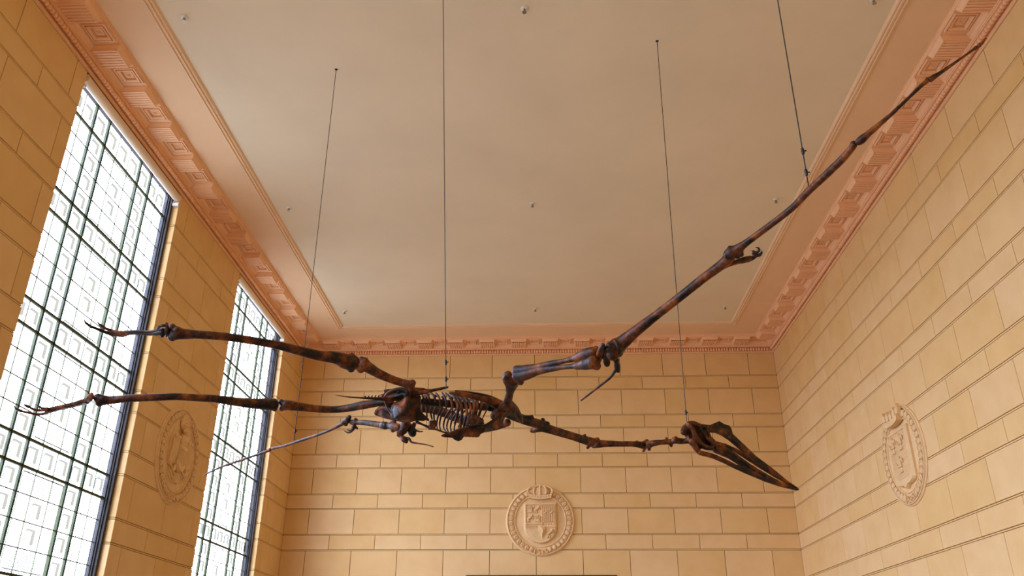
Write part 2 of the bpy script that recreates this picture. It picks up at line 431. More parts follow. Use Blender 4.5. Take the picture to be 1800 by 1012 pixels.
def dress(point, s0, s1, c0, step, rotz, coff, near=None):
    """set modillions, panels and egg mouldings along a wall; point(s) = foot of the wall at s; local -y points into the room"""
    k0 = math.ceil((s0 - c0) / step); k1 = math.floor((s1 - c0) / step)
    for k in range(k0, k1 + 1):
        link('modillion', mod_me, cornice, point(c0 + k * step), (0, 0, rotz))
    for k in range(k0 - 1, k1 + 1):
        s = c0 + (k + .5) * step
        if s0 < s < s1: link('coffer_panel', coff, cornice, point(s), (0, 0, rotz))
    pe = 0.0638; ns = int((s1 - s0 + .8) / pe); rest = MB()
    RZ = Matrix.Rotation(rotz, 3, 'Z')
    for k in range(ns):
        s = s0 - .35 + k * pe; p = point(s)
        c = Vector(p) + RZ @ Vector((0, -.070, 7.226))
        if near is not None and near[0] < s < near[1]: link('egg', egg_me, cornice, c, (0, 0, rotz))
        else:
            me = egg_me
            rest.add([RZ @ v.co + c for v in me.vertices], [tuple(f.vertices) for f in me.polygons])
    o = rest.build('egg_moulding', M['plaster'], cornice, True); o['kind'] = 'stuff'
dress(lambda s: (XL, s, EYE), 5.0, 18.46, 8.306, .829, R90, cof_me, (6.4, 13.0))
dress(lambda s: (XR, s, EYE), 5.0, 18.46, 8.50, .82, -R90, cof_me, (6.4, 13.0))
dress(lambda s: (s, YB, EYE), XL + .5, XR - .5, -1.344 - .762 * 5, .762, 0, cof_me_b, None)

# ------------------------------------------------------------------ leaded windows
VB = [0.0, .63, .985, 2.035, 2.39, 3.02]     # column lines from the near jamb (metal frame excluded), scaled below
def pane_mesh(w, h, kind, cache={}):
    key = (round(w, 3), round(h, 3), kind)
    if key in cache: return cache[key]
    b = MB(); y, z = w / 2 - .004, h / 2 - .004       # pane in local yz, room side +x
    def quad(y0, y1, z0, z1, x=0, mi=0): b.add([(x, y0, z0), (x, y1, z0), (x, y1, z1), (x, y0, z1)], [(0, 1, 2, 3)], mi)
    if kind == 'boss':
        a, c, d = .30 * min(w, h), .235 * min(w, h), -.032
        O = [(-y, -z), (y, -z), (y, z), (-y, z)]; I = [(-a, -a), (a, -a), (a, a), (-a, a)]; J = [(-c, -c), (c, -c), (c, c), (-c, c)]
        b.add([(0, *p) for p in O] + [(0, *p) for p in I], [(i, (i + 1) % 4, (i + 1) % 4 + 4, i + 4) for i in range(4)])
        b.add([(0, *p) for p in I] + [(d, *p) for p in J], [(i, (i + 1) % 4, (i + 1) % 4 + 4, i + 4) for i in range(4)], 1)
        b.add([(d, *p) for p in J], [(0, 1, 2, 3)])
        for zz in (-.06, 0.0, .05): quad(-.035, .02, zz, zz + .006, d + .002, 2)
    else:
        quad(-y, y, -z, z)
        if kind in ('ribtop', 'ribbot'):
            for k in range(9):
                q = -z + .02 + (2 * z - .04) * k / 9
                quad(-y + .01, y - .01, q, q + .011, .003, 2)
        if kind in ('ribtl', 'ribtr', 'ribbl', 'ribbr'):
            for k in range(9):
                q = -z + .02 + (2 * z - .04) * k / 9; t = (k + 1) / 9 if 'ribt' in kind else 1 - k / 9
                ln = 2 * y * .75 * t
                if kind[-1] == 'l': quad(y - ln, y - .006, q, q + .011, .003, 2)
                else: quad(-y + .006, -y + ln, q, q + .011, .003, 2)
        if kind == 'reed':
            for k in range(5): quad(y - .10 + k * .019, y - .10 + k * .019 + .008, -z, z, .003, 2)
        if kind == 'reedl':
            for k in range(5): quad(-y + .02 + k * .019, -y + .02 + k * .019 + .008, -z, z, .003, 2)
    cache[key] = b.mesh('pane', [M['glass'], M['glass_bevel'], M['glass_rib']])
    return cache[key]

HB = [7.11, 6.71, 5.56, 5.245, 4.06, 3.745, 2.545, 2.23, 1.05, 0.735, -.44]   # transom lines
def window(name, y0, y1, full):
    w = y1 - y0; f = .06
    b = MB(); xa, xb = XL - .10, XL - .215
    for (a, c) in ((y0, y0 + f), (y1 - f, y1)):
        s = 1 if a == y0 else -1
        b.box(xb, xa, min(a, c), max(a, c), W(WSILL), W(H))
        e = y0 + f if a == y0 else y1 - f           # stepped lining towards the glass
        b.box(xb, xa - .035, min(e, e + s * .022), max(e, e + s * .022), W(WSILL), W(H))
        b.box(xb, xa - .060, min(e + s * .022, e + s * .038), max(e + s * .022, e + s * .038), W(WSILL), W(H))
    b.box(xb, xa, y0, y1, W(7.12), W(H)); b.box(xb, xa + .12, y0, y1, W(WSILL), W(WSILL) + .05)
    root = tag(b.build(name, M['frame']), kind='structure')
    g0, g1 = y0 + f + .038, y1 - f - .038
    if not full:
        b = MB(); b.box(XG - .004, XG, g0, g1, W(WSILL) + .05, W(7.12)); b.build('pane', M['glass'], root); return
    mid = (y0 + y1) / 2
    cols = [g0, mid - .865, mid - .51, mid + .49, mid + .845, g1]
    for v in cols[1:5]:
        b = MB(); b.box(XG - .018, XG + .016, v - .017, v + .017, W(WSILL), W(7.12)); b.box(XG + .016, XG + .026, v - .006, v + .006, W(WSILL), W(7.12)); b.build('mullion', M['bar'], root)
    for v in HB[1:]:
        b = MB(); b.box(XG - .014, XG + .016, g0, g1, W(v) - .016, W(v) + .016); b.build('transom', M['bar'], root)
    came = MB()
    def cell(ya, yb, za, zb, kind):
        link('pane', pane_mesh(yb - ya, zb - za, kind), root, (XG, (ya + yb) / 2, W((za + zb) / 2)))
    def cy_(ya, yb, z, t=.0065): came.box(XG - .004, XG + .007, ya, yb, W(z) - t, W(z) + t)
    def cz_(y, za, zb, t=.0065): came.box(XG - .004, XG + .007, y - t, y + t, W(za), W(zb))
    for r in range(len(HB) - 1):
        zt, zb = HB[r] - .0, HB[r + 1]
        if r % 2 == 0:                              # row of little square panes
            for ci, n in ((0, 2), (1, 1), (2, 3), (3, 1), (4, 2)):
                for k in range(n):
                    ya = cols[ci] + (cols[ci + 1] - cols[ci]) * k / n; yb = cols[ci] + (cols[ci + 1] - cols[ci]) * (k + 1) / n
                    cell(ya, yb, zb, zt, 'boss')
                    if k: cz_(ya, zb, zt)
        else:
            h4 = (zt - zb) / 4
            for k in range(4):
                za, zc = zb + k * h4, zb + (k + 1) * h4
                for ci in (1, 3):
                    cell(cols[ci], cols[ci + 1], za, zc, 'boss')
                    if k: cy_(cols[ci], cols[ci + 1], za)
                for ci, kinds in ((0, ('reedl', 'plain')), (4, ('plain', 'reed'))):
                    m_ = (cols[ci] + cols[ci + 1]) / 2
                    cell(cols[ci], m_, za, zc, kinds[0]); cell(m_, cols[ci + 1], za, zc, kinds[1])
                    if k: cy_(cols[ci], cols[ci + 1], za)
                ww = cols[3] - cols[2]; q = [cols[2], cols[2] + ww * .31, cols[2] + ww * .69, cols[3]]
                ks = {0: ('ribbl', 'ribbot', 'ribbr'), 3: ('ribtl', 'ribtop', 'ribtr')}.get(k, ('plain', 'boss', 'plain'))
                for j in range(3): cell(q[j], q[j + 1], za, zc, ks[j])
                if k: cy_(cols[2], cols[3], za)
            for j in (1, 2): cz_(q[j], zb, zt)
            cz_(cols[2] + .06, zb + .05, zt - .05, .003); cz_(cols[3] - .06, zb + .05, zt - .05, .003)
            cy_(cols[2] + .06, cols[3] - .06, zt - .05, .006); cy_(cols[2] + .06, cols[3] - .06, zb + .05, .003)
            for ci in (0, 4): cz_((cols[ci] + cols[ci + 1]) / 2, zb, zt); cz_(cols[ci] + .06 if ci == 0 else cols[ci] + .12, zb, zt, .003)
    came.build('lead_came', M['came'], root)
window('window_1', *WIN[0], True); window('window_2', *WIN[1], True)
window('window_3', *WIN_BEHIND[0], False); window('window_4', *WIN_BEHIND[1], False)

# rolled-up blinds under the cornice
def blind(y0, y1, label):
    r = .066; x, z = XL - .035, W(7.078)
    root = empty('roller_blind', (x, (y0 + y1) / 2, z)); tag(root, label, 'blind', 'rolled blinds over the windows')
    L = (y1 - y0) / 2 - .025
    b = MB(); n = 40; vs = []
    for yy in (-L, L):
        for k in range(n): a = 2 * math.pi * k / n; vs.append((r * math.cos(a), yy, r * math.sin(a)))
    b.add(vs, [(k, (k + 1) % n, (k + 1) % n + n, k + n) for k in range(n)]); b.build('roll', M['blind'], root, True)
    for s in (-1, 1):
        b = MB(); prof = [(r * 1.04, 0), (r * 1.04, .012), (r * .8, .018), (0.001, .018)]
        for (rr, d) in prof: b.v += [(rr * math.cos(2 * math.pi * k / n), s * (L + d - .006), rr * math.sin(2 * math.pi * k / n)) for k in range(n)]
        for i in range(3):
            for k in range(n): b.f.append((i * n + k, i * n + (k + 1) % n, (i + 1) * n + (k + 1) % n, (i + 1) * n + k)); b.m.append(0)
        b.build('end_cap', M['blind'], root)
        b = MB(); b.box(-.05, .03, s * (L + .024) - .008, s * (L + .024) + .008, -.13, .03); b.box(-.05, .04, s * (L + .005) - .02, s * (L + .005) + .02, -.15, -.10); b.build('bracket', M['white'], root)
    b = MB(); b.tube([(.0, L - .05, -.06), (-.02, L - .075, -.12), (-.03, L - .05, -.17), (-.02, L - .02, -.13)], [.004] * 4, 6); b.build('pull_cord', M['white'], root, True)
blind(*WIN[0], 'long rolled cream blind above the larger near window')
blind(*WIN[1], 'rolled cream blind above the farther narrow-looking window')

# ------------------------------------------------------------------ carved coats of arms
def frame_on(loc, u, v, w, name):
    o = empty(name); o.matrix_world = Matrix(((u[0], v[0], w[0], loc[0]), (u[1], v[1], w[1], loc[1]), (u[2], v[2], w[2], loc[2]), (0, 0, 0, 1)))
    return o
def lobe_mesh():
    b = MB(); b.ball((0, 0, .012), .058, .050, .032, 14, 8)
    for k in range(6):
        a = math.radians(25 + 26 * k); b.ball((.064 * math.cos(a), .012 + .056 * math.sin(a), .026), .0095, None, None, 6, 4)
    b.tube([(-.05, -.02, .03), (-.02, .02, .045), (.03, .01, .04)], [.008, .012, .006], 6, 3)
    return b.mesh('garland_leaf', M['carved'], True)
LOBE = lobe_mesh()
def numerals(txt, root):
    cu = bpy.data.curves.new('numerals', 'FONT'); cu.body = txt; cu.size = .165; cu.align_x = 'CENTER'; cu.align_y = 'CENTER'; cu.extrude = .020; cu.space_character = 1.08
    o = bpy.data.objects.new('numerals_src', cu); C.objects.link(o)
    me = bpy.data.meshes.new_from_object(o.evaluated_get(bpy.context.evaluated_depsgraph_get()))
    bpy.data.objects.remove(o); me.materials.clear(); me.materials.append(M['carved'])
    for v in me.vertices:                       # bend the date along the rim
        x, y = v.co.x, v.co.y; rr = .682 - y; a = x / .682
        v.co.x, v.co.y = rr * math.sin(a), -rr * math.cos(a)
    link('numerals', me, root, (0, 0, .040))
def shield_poly(w, top, bot, ogee=False, n=10):
    P = [(-w, top), (w, top)]
    if ogee:
        for k in range(n + 1):
            a = math.pi / 2 * k / n; P.append((w * math.cos(a) ** .8 if k < n else 0, bot + .10 - (.10 * math.sin(a)) ** 1.0 - (.05 if k == n else 0)))
    else:
        for k in range(1, n * 2): a = math.pi * k / (2 * n); P.append((w * math.cos(a), bot + w * .95 - w * .95 * math.sin(a)))
        P.insert(2, (w, bot + w * .95)); P.append((-w, bot + w * .95)); return P
    Q = [(-x, y) for x, y in P[2:-1]][::-1]
    return P + Q
def medallion(loc, u, v, w, label, gap_top):
    root = frame_on(loc, u, v, w, 'wall_medallion'); tag(root, label, 'coat of arms', 'carved coats of arms on the walls')
    b = MB(); b.lathe([(.775, -.02), (.775, .012), (.760, .026), (.742, .030), (.735, .020), (.57, .020), (.56, .016), (.001, .016)], 72); b.build('disc', M['carved'], root, False)
    b = MB(); b.lathe([(.748, .018), (.752, .040), (.742, .052), (.730, .046), (.726, .018)], 72); b.build('rim', M['carved'], root, True)
    b = MB(); b.lathe([(.585, .016), (.583, .036), (.573, .044), (.562, .036), (.560, .012)], 72); b.build('inner_ring', M['carved'], root, True)
    n = 15; a0, a1 = math.radians(18), math.radians(180 - gap_top)
    for s in (-1, 1):
        for k in range(n):
            a = a0 + (a1 - a0) * k / (n - 1)         # measured from the foot, both sides climb to the top
            ang = -math.pi / 2 + s * a
            link('garland_leaf', LOBE, root, (.655 * math.cos(ang), .655 * math.sin(ang), .022), (0, 0, ang + (0 if s > 0 else math.pi)))
    return root
def crown(root, arches):
    b = MB(); c = []
    for k in range(13): a = (k / 12 - .5) * 1.0; c.append((.52 * math.sin(a) * .9, .455 + .52 * (math.cos(a) - 1) * -.55 + .0))
    pts = [(x, y) for x, y in c]
    hi = [(x * 1.06, y + .085) for x, y in c][::-1]
    b.prism(pts + hi, .03, .115, .0)
    if arches:
        for k in range(5):
            t = k / 4 - .5
            b.tube([(t * .44, .55 + abs(t) * .06, .10), (t * .50, .63, .12), (t * .40, .70 + .02, .10), (t * .12, .765, .08)], [.018, .016, .015, .014], 8, 4)
        b.ball((0, .63, .06), .19, .12, .05, 16, 8); b.ball((0, .76, .08), .035, .035, .03, 10, 6)
        for k in range(9): b.ball(((k / 8 - .5) * .44, .50 + abs(k / 8 - .5) * .06, .118), .016, .016, .012, 6, 4)
    else:
        for k in range(5):
            t = k / 4 - .5; x, y = t * .44, .54 + abs(t) * .07
            b.prism([(x - .04, y), (x + .04, y), (x + .055 + t * .05, y + .11), (x + .02 + t * .05, y + .10), (x + t * .06, y + .17), (x - .02 + t * .05, y + .10), (x - .055 + t * .05, y + .11)], .05, .10, .1)
    o = b.build('crown', M['carved'], root, False); o.scale = (1.12, 1.0, 1.15)
# far wall: crowned shield with castles, lions and stripes, dated 1519
m1 = medallion((-.105, YB, W(3.20)), (1, 0, 0), (0, 0, 1), (0, -1, 0), 'round stone coat of arms dated 1519 on the far wall', 28)
b = MB(); b.prism(shield_poly(.37, .39, -.50), .01, .085, .09); b.build('shield', M['carved'], m1)
fb = MB(); fz = .086
for (x0_, x1_, y0_, y1_) in ((-.316, .316, .336, .35), (-.316, .028, -.09, -.07), (-.316, .028, -.135, -.12), (.03, .046, -.153, .334), (.048, .316, -.15, -.135), (.318, .332, -.15, .35), (-.332, -.318, -.15, .35), (.03, .046, -.40, -.167), (-.316, .316, -.165, -.155), (.048, .316, -.05, -.04)):
    fb.box(x0_, x1_, y0_, y1_, fz - .012, fz + .022)
for k in range(6): fb.box(.075 + k * .042, .092 + k * .042, -.035, .32, fz - .01, fz + .022)
for k in range(5):
    fb.tube([(-.31 + k * .062, -.19, fz), (-.02, -.46 + k * .055, fz - .004)], [.009, .009], 5, 1)
for k in range(4): fb.ball((.11 + k * .06, -.09, fz + .005), .02, .02, .018, 6, 4)
fb.build('field_bars', M['carved'], m1)
def lion(cx, cy, s, root):
    b = MB(); q = lambda x, y, z=.0: (cx + x * s, cy + y * s, fz + z * 1.6)
    b.tube([q(-.5, -.1), q(-.1, .1, .012), q(.3, .35, .012)], [.16 * s, .24 * s, .2 * s], 8, 4); b.ball(q(.42, .62, .01), .24 * s, .22 * s, .026, 8, 6)
    for (a, c) in (((-.5, -.2), (-.55, -.8)), ((-.3, -.2), (-.1, -.85)), ((.3, .1), (.75, -.1)), ((.3, .3), (.8, .35))): b.tube([q(*a), q((a[0] + c[0]) / 2 + .1, (a[1] + c[1]) / 2, .01), q(*c)], [.12 * s, .10 * s, .09 * s], 6, 3)
    b.tube([q(-.55, 0), q(-.9, .3), q(-.7, .7), q(-.85, .95)], [.07 * s, .08 * s, .07 * s, .10 * s], 6, 3)
    b.build('lion', M['carved'], root, True)
def castle(cx, cy, s, root):
    b = MB(); z0, z1 = fz - .012, fz + .032
    b.box(cx - .6 * s, cx + .6 * s, cy - .8 * s, cy - .1 * s, z0, z1)
    for t in (-.45, 0, .45): b.box(cx + (t - .16) * s, cx + (t + .16) * s, cy - .1 * s, cy + (.75 if t == 0 else .5) * s, z0, z1 + .004)
    for t in (-.58, -.32, -.13, .13, .32, .58): b.box(cx + (t - .06) * s, cx + (t + .06) * s, cy + .5 * s, cy + (.9 if abs(t) < .2 else .65) * s, z0, z1 + .006)
    b.build('castle', M['carved'], root)
castle(-.235, .235, .085, m1); lion(-.07, .235, .10, m1); lion(-.235, .03, .10, m1); castle(-.07, .03, .085, m1)
lion(.21, -.29, .12, m1); lion(.12, .15, .07, m1); lion(.25, .15, .07, m1)
b = MB(); b.prism([(-.05, -.13), (.10, -.13), (.12, -.24), (.04, -.37), (-.05, -.24)], fz - .01, fz + .04, .2); b.tube([(-.02, -.15, fz + .03), (.05, -.23, fz + .06), (.03, -.32, fz + .03)], [.025, .03, .018], 8, 3)
b.build('small_shield', M['carved'], m1)
crown(m1, True); numerals('1519', m1)
# right wall: three lilies, dated 1685
m2 = medallion((XR, 12.90, W(3.15)), (0, -1, 0), (0, 0, 1), (-1, 0, 0), 'round stone coat of arms with three lilies on the right wall', 28)
b = MB(); b.prism(shield_poly(.36, .40, -.47, True), .01, .085, .11); b.build('shield', M['carved'], m2)
b = MB()
for k in range(30):
    y = .34 - k * .024; wd = .30 if y > -.26 else .30 * max(.1, 1 - (abs(y + .26) / .17) ** 2)
    b.box(-wd, wd, y - .003, y + .003, .080, .091)
b.build('field_lines', M['carved'], m2)
def lily(cx, cy, s, root):
    b = MB(); q = lambda x, y, z=.0: (cx + x * s, cy + y * s, fz + z)
    b.tube([q(0, -.2), q(0, .5, .02), q(0, 1.0)], [.10 * s, .24 * s, .03 * s], 8, 4)
    for t in (-1, 1): b.tube([q(t * .08, -.2), q(t * .35, .35, .018), q(t * .65, .5, .022), q(t * .72, .12, .015)], [.08 * s, .14 * s, .14 * s, .05 * s], 8, 4)
    b.box(cx - .42 * s, cx + .42 * s, cy - .22 * s, cy - .08 * s, fz - .01, fz + .03)
    for t in (-1, 0, 1): b.tube([q(t * .05, -.2), q(t * .28, -.75, .014)], [.09 * s, .08 * s], 7, 1)
    b.build('lily', M['carved'], root, True)
lily(-.145, .16, .15, m2); lily(.145, .16, .15, m2); lily(0, -.16, .15, m2)
crown(m2, False); numerals('1685', m2)
# left wall: eagle with striped shield, dated 1845
m3 = medallion((XL, 12.96, W(3.22)), (0, 1, 0), (0, 0, 1), (1, 0, 0), 'round stone eagle with striped shield between the two windows', 24)
b = MB(); b.prism(shield_poly(.135, .17, -.26), .02, .115, .12)
b.box(-.13, .13, .075, .085, .10, .125)
for k in range(7): b.box(-.118 + k * .037, -.106 + k * .037, -.18 + abs(k - 3) * .02, .07, .10, .122)
b.build('shield', M['carved'], m3)
for s in (-1, 1):
    b = MB()
    b.prism([(s * .10, .24), (s * .22, .33), (s * .34, .30), (s * .40, .10), (s * .38, -.16), (s * .30, -.22), (s * .16, .0)], .015, .075, .15)
    for k in range(5):
        x = s * (.19 + k * .045)
        b.tube([(x, .24 - k * .01, .075), (x + s * .02, .05, .085), (x + s * .01, -.13 - (4 - abs(k - 2)) * .015, .06)], [.016, .020, .013], 7, 3)
    for k in range(5): b.ball((s * (.17 + k * .042), .25, .08), .022, .035, .02, 8, 5)
    b.build('wing', M['carved'], m3, True)
b = MB(); b.ball((0, .25, .06), .10, .12, .06, 14, 8); b.tube([(0, .22, .08), (.02, .33, .10), (-.05, .38, .11)], [.06, .05, .045], 10, 4); b.ball((-.055, .385, .11), .055, .048, .05, 10, 6)
b.tube([(-.09, .385, .12), (-.135, .375, .12), (-.15, .345, .115)], [.026, .018, .006], 8, 3); b.build('eagle_body', M['carved'], m3, True)
b = MB(); b.prism([(-.08, -.28), (.08, -.28), (.13, -.42), (.05, -.45), (0, -.43), (-.05, -.45), (-.13, -.42)], .015, .06, .1)
for k in range(5): b.tube([((k - 2) * .03, -.29, .06), ((k - 2) * .048, -.42, .058)], [.012, .013], 6, 1)
b.build('tail', M['carved'], m3)
b = MB()
for k in range(3): b.tube([(-.30 - k * .035, -.20 - k * .07, .06), (-.13 - k * .035, -.34 - k * .07, .075)], [.011, .011], 7, 1)
b.tube([(-.16, -.20, .06), (-.24, -.27, .09)], [.03, .035], 8, 1); b.build('arrows', M['carved'], m3, True)
b = MB(); b.tube([(.14, -.22, .06), (.22, -.30, .08), (.34, -.30, .06)], [.022, .018, .010], 8, 3)
for k in range(6): b.ball((.20 + k * .026, -.27 - (k % 2) * .06, .07), .026, .014, .014, 8, 5, rot=Matrix.Rotation(.6 * (1 if k % 2 else -1), 3, 'Z'))
b.build('olive_branch', M['carved'], m3, True)
b = MB(); b.ball((.02, .53, .04), .16, .15, .05, 18, 8)
for k in range(13):
    a = k * 2.4; r_ = .034 * math.sqrt(k); b.ball((.02 + r_ * math.cos(a), .53 + r_ * math.sin(a), .092 - k * .0012), .013, .013, .012, 6, 4)
b.build('star_cluster', M['carved'], m3, True)
numerals('1845', m3)

# ------------------------------------------------------------------ ceiling sprinklers
rows = [('nearest', 7.76, (-4.43, -.171, 4.075)), ('middle', 12.40, (-4.43, -.146, 4.045)), ('farthest', 16.93, (-4.45, -.155, 4.052))]
for rn, y, xs in rows:
    for cn, x in zip(('left', 'centre', 'right'), xs):
        root = empty('sprinkler_head', (x, y, W(ZCEIL))); tag(root, f'small ceiling sprinkler head, {cn} one of the {rn} row of three', 'sprinkler', 'ceiling sprinkler heads')
        b = MB(); b.lathe([(.045, .002), (.045, -.006), (.036, -.014), (.016, -.018), (.001, -.018)], 24); b.build('escutcheon', M['white'], root, True)
        b = MB(); b.lathe([(.014, -.016), (.014, -.030), (.010, -.034), (.010, -.050), (.001, -.050)], 12); b.build('body', M['brass'], root)
        for s in (-1, 1):
            b = MB(); b.tube([(s * .010, 0, -.03), (s * .020, 0, -.045), (s * .004, 0, -.064)], [.003] * 3, 6, 3); b.build('yoke_arm', M['brass'], root, True)
        b = MB(); b.lathe([(.001, -.064), (.026, -.064), (.026, -.068), (.001, -.068)], 16); b.build('deflector', M['brass'], root)

# ------------------------------------------------------------------ pterosaur skeleton
# Points were measured on the photograph as directions from the eye; each is placed at its own real height (Z) or distance (Y).
EYEP = Vector((0, 0, EYE))
def ray(px, py): return fw + rt * ((px - 900) / F_PX) - up * ((py - 506) / F_PX)
def atZ(px, py, z): d = ray(px, py); return d * (z / d.z) + EYEP
def atY(px, py, y): d = ray(px, py); return d * (y / d.y) + EYEP
def size(p, r): return r * (p - EYEP).dot(fw) / F_PX
ROOT = Vector(atY(790, 720, 7.66))
skel = empty('pterosaur_skeleton', ROOT)
tag(skel, 'large dark brown flying reptile skeleton hung from the ceiling', 'skeleton')
dg = None
def finish(mb, name, parent=skel, voxel=None, smooth=4, mat='bone'):
    """fuse the shapes of one bone into a single skin"""
    mb.v = [tuple(Vector(v) - ROOT) for v in mb.v]
    o = mb.build(name, M[mat], parent, True)
    if voxel:
        r = o.modifiers.new('fuse', 'REMESH'); r.mode = 'VOXEL'; r.voxel_size = voxel; r.use_smooth_shade = True
        if smooth:
            s = o.modifiers.new('soften', 'SMOOTH'); s.factor = .5; s.iterations = smooth
        d = bpy.context.evaluated_depsgraph_get()
        me = bpy.data.meshes.new_from_object(o.evaluated_get(d))
        o.modifiers.clear(); old = o.data; o.data = me; bpy.data.meshes.remove(old)
        if not me.materials: me.materials.append(M[mat])
    return o
def T(mb, at, pts, flat=1.0, n=12, sub=5):
    P = [at(p[0], p[1], p[2]) for p in pts]; mb.tube(P, [size(q, p[3]) for q, p in zip(P, pts)], n, sub, True, flat)
def K(mb, at, px, py, d, r, ry=None):
    p = at(px, py, d); mb.ball(p, size(p, r), size(p, r), size(p, ry or r), 12, 8)
def bone(name, at, tubes=(), knobs=(), plates=(), domes=(), voxel=.007, smooth=4, mat='bone', parent=None, flat=1.0):
    mb = MB()
    for t in tubes: T(mb, at, t, flat)
    for k in knobs:
        best = None
        for t in tubes:
            for q in t:
                d = math.hypot(q[0] - k[0], q[1] - k[1])
                if best is None or d < best[0]: best = (d, q)
        if best:
            c = at(*best[1][:3]); p = ray(k[0], k[1]) * (c - EYEP).dot(fw) + EYEP
        else: p = at(*k[:3])
        r_ = size(p, k[3]); mb.ball(p, r_, None, None, 12, 8)
        if best and best[0] > .5 * best[1][3]: mb.tube([c, (c + p) / 2, p], [max(r_ * 1.15, size(c, best[1][3]) * .7), r_ * 1.1, r_ * .9], 10, 3)
    for dm, cen, th in domes: mb.dome([at(*p) for p in dm], at(*cen), th)
    for pl, th in plates: mb.slab([at(*p) for p in pl], th)
    return finish(mb, name, parent or skel, voxel, smooth, mat)

# --- near wing (animal's right)
bone('humerus', atZ, [[(889, 716, 2.36, 8), (893, 703, 2.40, 7.5), (896, 690, 2.43, 7.2), (899, 676, 2.46, 11), (902, 668, 2.47, 11)],
                      [(893, 707, 2.39, 7.5), (881, 717, 2.36, 7.5), (870, 727, 2.33, 6.5), (866, 731, 2.32, 5)],
                      [(894, 706, 2.39, 6.5), (905, 718, 2.37, 6.5), (912, 730, 2.34, 5.5), (917, 741, 2.31, 3.5)],
                      [(897, 676, 2.46, 9), (891, 666, 2.48, 8.5), (893, 659, 2.49, 7.5)]],
     [(901, 674, 2.45, 11), (870, 734, 2.30, 5), (893, 659, 2.49, 8)], [([(893, 706, 2.38), (907, 716, 2.36), (905, 724, 2.33), (893, 722, 2.32), (884, 722, 2.34)], .05)])
def fa(px): return 6.97 - (px - 908) * .0056
def FA(pts): return [(x, y, fa(x), r_) for x, y, r_ in pts]
bone('ulna', atY, [FA([(909, 661, 11), (922, 659, 10), (948, 651, 7.6), (970, 647.5, 6), (990, 645, 4.6), (1006, 643.5, 5), (1018, 642, 8), (1032, 639, 11), (1045, 636, 13)])],
     [(915, 671, 0, 6.5), (1049, 643, 0, 8)])
bone('radius', atY, [FA([(908, 652, 10.5), (925, 650, 9.5), (948, 644.5, 7), (970, 639, 6.2), (990, 634.5, 4.6), (1006, 631, 5.4), (1018, 627, 9), (1032, 622, 11), (1045, 618, 10)])],
     [(1048, 612, 0, 5)])
bone('carpal', atZ, [[(1060, 606, 2.33, 4), (1056, 616, 2.33, 6), (1053, 626, 2.32, 6.5), (1053, 634, 2.31, 4.5)]], voxel=.006)
bone('carpal', atZ, [[(1066, 612, 2.34, 6), (1065, 624, 2.33, 8), (1066, 633, 2.31, 6)]], [(1067, 639, 2.30, 6)], voxel=.006)
bone('wing_metacarpal', atZ, [[(1071, 610, 2.33, 10), (1082, 610, 2.34, 17), (1097, 599, 2.38, 12.5), (1120, 580, 2.43, 10), (1160, 549, 2.52, 8.2), (1200, 518, 2.60, 8), (1235, 490, 2.67, 8.4), (1262, 470, 2.72, 9), (1278, 457, 2.75, 10)]],
     [(1077, 622, 2.31, 12), (1088, 620, 2.31, 8), (1279, 447, 2.77, 8), (1284, 452, 2.75, 9)])
bone('hand_metacarpal', atZ, [[(1250, 484, 2.69, 2.5), (1275, 469, 2.73, 3), (1294, 460.5, 2.75, 4.6), (1307, 457, 2.77, 6), (1320, 453, 2.79, 4.4)]], voxel=.005)
bone('hand_finger', atZ, [[(1313, 459, 2.77, 3), (1322, 454, 2.79, 4), (1328, 449, 2.80, 4.5)]], [(1323.5, 445, 2.81, 2.5), (1329, 444, 2.81, 3.2)], voxel=.005)
for pts in ([(1330, 444, 2.81, 2.6), (1334, 440, 2.82, 2.8), (1333.5, 436.5, 2.83, 2.0), (1330.5, 435, 2.83, 1.2), (1327.5, 435.5, 2.83, .4)],
            [(1329, 449.5, 2.80, 3.0), (1335, 448, 2.80, 3.2), (1338.5, 444.5, 2.81, 2.2), (1339, 440, 2.82, .5)],
            [(1328, 443.5, 2.81, 2.4), (1324.5, 441.5, 2.81, 1.8), (1319.5, 440.5, 2.82, .4)]):
    bone('claw', atZ, [pts], voxel=None, mat='claw')
bone('wing_phalanx', atZ, [[(1278, 448, 2.77, 9), (1287, 443, 2.78, 11.5), (1300, 435, 2.79, 8), (1318, 422, 2.81, 6.4), (1360, 391, 2.86, 6), (1394, 364, 2.90, 6.2), (1420, 337, 2.93, 6.8), (1450, 309, 2.97, 7.2), (1480, 280, 3.01, 7.2), (1500, 257, 3.04, 6.4)]],
     [(1283, 436, 2.78, 5), (1303, 447, 2.78, 5), (1296, 447, 2.78, 8), (1500, 253, 3.045, 6.2)])
bone('wing_phalanx', atZ, [[(1508, 250, 3.05, 7), (1515, 245, 3.055, 8), (1530, 232, 3.08, 6), (1563, 204, 3.14, 4.1), (1595, 174, 3.21, 3.4), (1620, 150, 3.27, 4), (1629, 143, 3.29, 5)]], [(1630, 139, 3.29, 4)])
bone('wing_phalanx', atZ, [[(1635, 140, 3.30, 5.6), (1642, 135, 3.31, 5), (1656, 126, 3.34, 3.6), (1690, 102, 3.42, 2.6), (1714, 85, 3.48, 2.9)]], [(1717, 83, 3.48, 3.6)], voxel=.005)
bone('wing_phalanx', atZ, [[(1721, 80, 3.50, 4.2), (1726, 76, 3.51, 3), (1730, 71, 3.53, 2.4), (1733.5, 67, 3.55, 1.8)]], voxel=.004)
